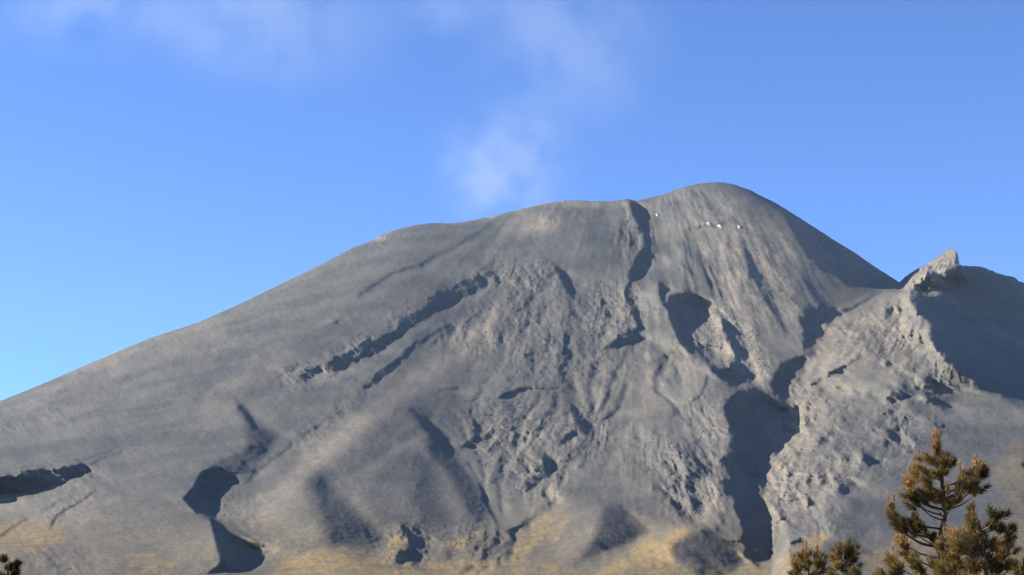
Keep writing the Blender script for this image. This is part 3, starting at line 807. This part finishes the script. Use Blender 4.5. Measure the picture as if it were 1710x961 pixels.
def make_pine(label, base_u, dist, trunk, clusters, name='pine_tree', r_base=0.08):
    """trunk: bearings of the stem from the ground up; clusters: (u, v, size in photo pixels, tone, candle) of the tufts seen"""
    foot = at(base_u, 975, dist); foot.z = GROUND
    root = bpy.data.objects.new(name, None); C.objects.link(root); root.location = foot
    tag(root, label, 'pine tree', 'young pines in the foreground')
    ppm = F / dist
    stem = [Vector((0, 0, -0.05))] + [at(u, v, dist) - foot for u, v in trunk]
    stem = smooth_path(stem, 6)
    v_, f_ = tube(stem, r_base, 0.012, 9)
    link_mesh('trunk', v_, f_, M_BARK, root)
    tris, tones = [], []
    for (u, v, r, tone, candle) in clusters:
        rm = r / ppm
        off = prng.uniform(-1, 1) * 0.35 + (0.0 if abs(u - trunk[-1][0]) > 14 else -0.03)
        if abs(u - trunk[-1][0]) < 12 and v < trunk[-1][1] + 40:
            off *= 0.1
        c = at(u, v, dist + off) - foot
        # limb from the stem to this tuft
        below = [p for p in stem if p.z < c.z - 0.12 - 0.25 * (Vector((c.x, c.y, 0)) - Vector((p.x, p.y, 0))).length]
        s0 = below[-1] if below else stem[0]
        out = Vector((c.x - s0.x, c.y - s0.y, 0)); dl = out.length
        end = c - Vector((0, 0, rm * 0.5))
        if dl > 0.06:
            mid = s0.lerp(end, 0.55) - Vector((0, 0, 0.10 * dl))
            v_, f_ = tube(smooth_path([s0, mid, end], 5), 0.011 + 0.012 * min(1, dl), 0.006, 6)
            link_mesh('branch', v_, f_, M_BARK, root)
        o_ = out.normalized() if dl > 0.02 else Vector((0, 0, 0))
        ns = max(4, int(r / 2.5))
        for k in range(ns):
            sx = Vector(prng.normal(size=3)) * 0.38
            ax = Vector((0, 0, 1.0)) + o_ * 0.55 + sx
            ax.normalize()
            pb = end + Vector(prng.normal(size=3)) * rm * 0.30
            L = rm * prng.uniform(0.7, 1.15)
            tr, tn = brush(pb, ax, L, 95, 0.085 + 0.30 * rm, tone + 0.12 + prng.normal() * 0.07)
            tris.append(tr); tones.append(tn)
            # bare shoot below the needles
        if candle:
            for k in range(candle):
                pb = c + Vector((prng.normal() * rm * 0.35, prng.normal() * rm * 0.3, rm * 0.35))
                tr, tn = brush(pb, (prng.normal() * 0.12, prng.normal() * 0.12, 1), 0.16 * prng.uniform(0.7, 1.3), 46, 0.06, 0.93, 0.42)
                tris.append(tr); tones.append(tn)
    tri = np.concatenate(tris).reshape(-1, 3); tn = np.repeat(np.concatenate(tones), 3)
    o = link_mesh('crown', tri, np.arange(len(tri)).reshape(-1, 3), M_NEED, root, smooth=False)
    a_ = o.data.attributes.new('tone', 'FLOAT', 'POINT'); a_.data.foreach_set('value', tn.astype(np.float32))
    return root


def fill(u0, u1, v0, v1, n, r, tone):
    return [(random.uniform(u0, u1), random.uniform(v0, v1), r * random.uniform(0.8, 1.2), tone + random.uniform(-0.15, 0.15), 0) for _ in range(n)]


make_pine('tall open young pine with a bare stem and an orange tipped leader', 1571, 27.0,
          [(1571, 1040), (1571, 915), (1577, 862), (1573, 803), (1567, 750), (1565, 730)],
          [(1565, 738, 11, 0.86, 5), (1568, 760, 17, 0.58, 2), (1560, 768, 14, 0.55, 0), (1575, 775, 17, 0.42, 0), (1568, 788, 15, 0.28, 0), (1584, 772, 11, 0.35, 0),
           (1536, 778, 13, 0.75, 3), (1545, 796, 19, 0.66, 1), (1526, 806, 17, 0.62, 1), (1516, 812, 11, 0.78, 2), (1532, 824, 19, 0.5, 0), (1550, 818, 19, 0.55, 0), (1558, 838, 15, 0.3, 0),
           (1536, 840, 13, 0.25, 0), (1522, 828, 13, 0.45, 0), (1570, 828, 11, 0.45, 0),
           (1604, 790, 15, 0.5, 1), (1606, 806, 18, 0.52, 0), (1596, 822, 15, 0.62, 0), (1590, 836, 14, 0.5, 0), (1632, 780, 10, 0.8, 3), (1630, 798, 17, 0.5, 1), (1638, 793, 11, 0.2, 0),
           (1620, 814, 16, 0.5, 0), (1630, 818, 11, 0.3, 0), (1583, 842, 10, 0.4, 0),
           (1489, 848, 10, 0.72, 2), (1493, 862, 15, 0.45, 0), (1502, 875, 16, 0.32, 0), (1512, 886, 14, 0.3, 0), (1526, 880, 15, 0.35, 1), (1544, 884, 17, 0.22, 0), (1538, 876, 11, 0.3, 0),
           (1559, 902, 9, 0.15, 0), (1508, 902, 11, 0.82, 2), (1518, 916, 13, 0.62, 0), (1524, 930, 16, 0.55, 1), (1494, 934, 17, 0.55, 1), (1534, 946, 18, 0.4, 0), (1505, 955, 20, 0.5, 0),
           (1565, 938, 18, 0.45, 0), (1580, 958, 22, 0.4, 0), (1480, 960, 16, 0.5, 0), (1550, 968, 22, 0.4, 0)] + fill(1470, 1670, 975, 1090, 34, 22, 0.42), r_base=0.075)
make_pine('bushy yellow green pine with dark upper tufts at the right edge, its stem hidden', 1648, 25.6,
          [(1648, 1050), (1646, 960), (1640, 900), (1634, 870)],
          [(1625, 852, 9, 0.3, 0), (1622, 868, 14, 0.38, 0), (1632, 880, 14, 0.6, 1), (1660, 860, 15, 0.12, 0), (1656, 874, 17, 0.1, 0), (1668, 884, 15, 0.14, 0), (1682, 884, 11, 0.15, 0), (1676, 898, 13, 0.2, 0),
           (1588, 896, 12, 0.62, 2), (1602, 904, 17, 0.62, 0), (1620, 900, 19, 0.66, 0), (1640, 902, 18, 0.45, 0), (1612, 920, 20, 0.55, 0), (1634, 924, 22, 0.4, 0), (1658, 914, 17, 0.25, 0),
           (1668, 922, 18, 0.6, 0), (1684, 912, 14, 0.62, 0), (1650, 936, 19, 0.2, 0), (1590, 926, 17, 0.52, 0), (1576, 916, 12, 0.5, 0), (1606, 944, 22, 0.5, 0), (1632, 950, 22, 0.42, 0), (1660, 952, 22, 0.4, 0),
           (1684, 944, 17, 0.5, 0), (1696, 956, 16, 0.5, 0), (1590, 958, 22, 0.4, 0)] + fill(1575, 1715, 970, 1080, 28, 23, 0.42), r_base=0.07)
make_pine('small yellow tipped pine top beneath the gorge, left one of the low pair', 1350, 30.0, [(1350, 1050), (1350, 975), (1350, 945)],
          [(1348, 925, 11, 0.72, 3), (1345, 938, 16, 0.58, 1), (1328, 940, 12, 0.62, 2), (1363, 930, 12, 0.72, 3), (1366, 942, 13, 0.4, 0), (1336, 950, 13, 0.35, 0), (1372, 950, 10, 0.15, 0), (1352, 958, 17, 0.4, 0),
           (1384, 958, 9, 0.55, 0), (1330, 966, 14, 0.4, 0)] + fill(1315, 1390, 975, 1080, 14, 18, 0.4), r_base=0.06)
make_pine('small dark green rounded pine top, right one of the low pair', 1412, 29.0, [(1412, 1050), (1412, 980), (1413, 940)],
          [(1412, 918, 14, 0.42, 0), (1422, 922, 13, 0.36, 0), (1403, 926, 14, 0.48, 0), (1396, 934, 10, 0.6, 1), (1415, 934, 14, 0.14, 0), (1424, 936, 10, 0.12, 0), (1402, 946, 11, 0.6, 0), (1418, 950, 13, 0.12, 0),
           (1398, 960, 12, 0.6, 0), (1425, 962, 14, 0.35, 0)] + fill(1385, 1440, 975, 1080, 12, 17, 0.38), r_base=0.06)
make_pine('black green pine top just showing in the lower left corner', 12, 26.0, [(12, 1060), (12, 990), (13, 950)],
          [(9, 937, 6, 0.12, 0), (15, 947, 9, 0.06, 0), (27, 943, 5, 0.12, 0), (19, 958, 11, 0.05, 0), (3, 964, 10, 0.08, 0), (12, 972, 14, 0.1, 0)] + fill(-25, 45, 980, 1080, 12, 18, 0.25), r_base=0.06)
make_pine('pine cut off by the right edge with only its reddish twig tips in view', 1752, 26.5, [(1751, 1050), (1751, 900), (1748, 800), (1746, 720)],
          [(1720, 742, 8, 0.85, 2), (1724, 752, 10, 0.55, 0), (1722, 776, 9, 0.3, 0), (1746, 712, 12, 0.7, 2), (1748, 735, 16, 0.5, 0), (1764, 760, 15, 0.5, 0), (1741, 790, 16, 0.4, 0), (1771, 820, 18, 0.45, 0),
           (1744, 850, 18, 0.45, 0)] + fill(1731, 1800, 870, 1080, 20, 22, 0.42), r_base=0.075)



# ------------------------------------------------------------------ leftover snow below the summit
m, nt, b = new_mat('old_snow', 0.5)
c = mixc(nt, noise(nt, 0.2, 3, N(nt, 'ShaderNodeNewGeometry').outputs['Position']), (0.22, 0.23, 0.25), (0.36, 0.37, 0.38))
nt.links.new(c, b.inputs['Base Color'])
for label, u, v, ru, rv, ang in (('tiny snow patch set apart beside the gully under the rim', 1097, 359.5, 4.0, 1.7, 35), ('small leftmost snow patch of the row below the summit', 1183, 374, 4.5, 2.2, 25),
                                 ('long slanting snow streak in the middle of the row below the summit', 1199.5, 377, 6.5, 2.4, 28), ('rightmost snow patch of the row below the summit', 1235, 380, 4.2, 3.2, 40)):
    vv, ff = [], []
    nn = 16; rr = [1.0, 0.75, 0.4]
    a0 = R(ang); jr = [random.uniform(0.7, 1.2) for _ in range(nn)]
    for j, q in enumerate(rr):
        for k in range(nn):
            t = 2 * math.pi * k / nn
            x, y = ru * q * jr[k] * math.cos(t), rv * q * jr[k] * math.sin(t)
            p = np.array(surf(u + x * math.cos(a0) - y * math.sin(a0), v + x * math.sin(a0) + y * math.cos(a0)), float)
            vv.append(p + np.array([0, -0.5, 0.86]) * (-2.5 + 3.5 * j))
    p = np.array(surf(u, v), float); vv.append(p + np.array([0, -0.5, 0.86]) * 5.5)
    for j in range(2):
        for k in range(nn):
            ff.append((j * nn + k, j * nn + (k + 1) % nn, (j + 1) * nn + (k + 1) % nn, (j + 1) * nn + k))
    for k in range(nn):
        ff.append((2 * nn + k, 2 * nn + (k + 1) % nn, 3 * nn, 3 * nn))
    me = bpy.data.meshes.new('snow_patch'); me.from_pydata([tuple(q - p) for q in vv], [], [f if f[2] != f[3] else f[:3] for f in ff]); me.materials.append(m)
    o = bpy.data.objects.new('snow_patch', me); C.objects.link(o); o.location = p
    tag(o, label, 'snow patch', 'snow patches left below the summit')



# ------------------------------------------------------------------ steam from the crater and the air in between
def steam(name, label, u, v, dist, ru, rv, rd, dens, scale, thr, ang=0, seed=0.0, fade=1.0):
    c = at(u, v, dist); mp = dist / F
    bm = bmesh.new(); bmesh.ops.create_icosphere(bm, subdivisions=4, radius=1.0)
    me = bpy.data.meshes.new(name); bm.to_mesh(me); bm.free()
    o = bpy.data.objects.new(name, me); C.objects.link(o)
    o.location = c; o.scale = (ru * mp, rd, rv * mp); o.rotation_euler = (0, R(ang), 0)
    m = bpy.data.materials.new(name); m.use_nodes = True; nt = m.node_tree
    nt.nodes.remove(nt.nodes['Principled BSDF'])
    tc = N(nt, 'ShaderNodeTexCoord')
    ln = N(nt, 'ShaderNodeVectorMath', operation='LENGTH'); nt.links.new(tc.outputs['Object'], ln.inputs[0])
    fd = N(nt, 'ShaderNodeMapRange', interpolation_type='SMOOTHERSTEP'); nt.links.new(ln.outputs['Value'], fd.inputs['Value'])
    fd.inputs['From Min'].default_value = 1.0; fd.inputs['From Max'].default_value = 1.0 - fade
    geo = N(nt, 'ShaderNodeNewGeometry')
    ad = N(nt, 'ShaderNodeVectorMath', operation='ADD'); nt.links.new(geo.outputs['Position'], ad.inputs[0]); ad.inputs[1].default_value = (seed, seed * 0.3, 0)
    nz = noise(nt, scale, 4, ad.outputs['Vector'], 0.5)
    th = N(nt, 'ShaderNodeMapRange', interpolation_type='SMOOTHSTEP'); nt.links.new(nz, th.inputs['Value'])
    th.inputs['From Min'].default_value = thr; th.inputs['From Max'].default_value = thr + 0.35
    mu = N(nt, 'ShaderNodeMath', operation='MULTIPLY'); nt.links.new(fd.outputs['Result'], mu.inputs[0]); nt.links.new(th.outputs['Result'], mu.inputs[1])
    m2 = N(nt, 'ShaderNodeMath', operation='MULTIPLY'); nt.links.new(mu.outputs[0], m2.inputs[0]); m2.inputs[1].default_value = dens
    vo = N(nt, 'ShaderNodeVolumePrincipled'); vo.inputs['Color'].default_value = (0.80, 0.90, 1, 1); nt.links.new(m2.outputs[0], vo.inputs['Density'])
    nt.links.new(vo.outputs[0], nt.nodes['Material Output'].inputs['Volume'])
    m.cycles.homogeneous_volume = False
    me.materials.append(m)
    tag(o, label, 'steam', 'steam drifting from the crater', 'stuff')
    return o


steam('steam_plume', 'pale steam puff rising behind the crater rim left of the summit', 850, 280, 8050, 170, 160, 300, 0.0021, 0.0052, 0.30, 8, 2600)
steam('steam_plume', 'thin steam column leaning up from the puff to the top of the sky', 950, 70, 8700, 240, 230, 320, 0.0008, 0.0030, 0.28, 12, 900)
steam('steam_drift', 'faint hazy steam bank across the upper left sky', 430, 40, 8050, 340, 170, 320, 0.0010, 0.0030, 0.28, 10, 2100)
steam('steam_drift', 'wispy steam veil in the top left corner', 120, 10, 8800, 320, 140, 320, 0.0009, 0.0032, 0.32, 4, 3300)
steam('steam_drift', 'thin steam veil at the top between bank and column', 730, -10, 9300, 260, 120, 300, 0.0007, 0.0032, 0.32, -4, 4700)

bm = bmesh.new(); bmesh.ops.create_cube(bm, size=1.0)
me = bpy.data.meshes.new('haze'); bm.to_mesh(me); bm.free()
hz = bpy.data.objects.new('haze', me); C.objects.link(hz)
hz.scale = (42000, 42000, 3700); hz.location = (0, 0, -200 + 1850)
m = bpy.data.materials.new('haze'); m.use_nodes = True; nt = m.node_tree
nt.nodes.remove(nt.nodes['Principled BSDF'])
vo = N(nt, 'ShaderNodeVolumePrincipled'); vo.inputs['Color'].default_value = (0.55, 0.76, 1, 1); vo.inputs['Density'].default_value = 1.0e-5
nt.links.new(vo.outputs[0], nt.nodes['Material Output'].inputs['Volume'])
me.materials.append(m)
tag(hz, 'thin blue air between the camera and the volcano', 'haze', kind='stuff')


# ------------------------------------------------------------------ light
w = bpy.data.worlds.new('World'); S.world = w; w.use_nodes = True
nt = w.node_tree
sky = N(nt, 'ShaderNodeTexSky', sky_type='NISHITA')
sky.sun_disc = False
sky.sun_elevation = SUN_E
sky.sun_rotation = math.atan2(LDIR.x, LDIR.y)
sky.altitude = 3700; sky.air_density = 1.0; sky.dust_density = 0.0; sky.ozone_density = 6.0
bg = nt.nodes['Background']; bg.inputs['Strength'].default_value = 0.075
tint = N(nt, 'ShaderNodeMix', data_type='RGBA', blend_type='MULTIPLY'); tint.inputs[0].default_value = 1
tint.inputs[7].default_value = (0.82, 0.95, 1.17, 1)
nt.links.new(sky.outputs['Color'], tint.inputs[6]); nt.links.new(tint.outputs[2], bg.inputs['Color'])
sl = bpy.data.lights.new('sun', 'SUN'); sl.energy = 5.0; sl.angle = R(0.5); sl.color = (1.0, 0.93, 0.81)
so = bpy.data.objects.new('sun', sl); C.objects.link(so)
so.rotation_euler = LDIR.to_track_quat('Z', 'Y').to_euler()

vs = S.view_settings
vs.view_transform = 'Standard'; vs.look = 'None'; vs.gamma = 1; vs.use_curve_mapping = False
vs.exposure = 1.5
S.render.engine = 'CYCLES'
S.cycles.use_denoising = True
S.cycles.filter_width = 1.4
S.cycles.max_bounces = 6
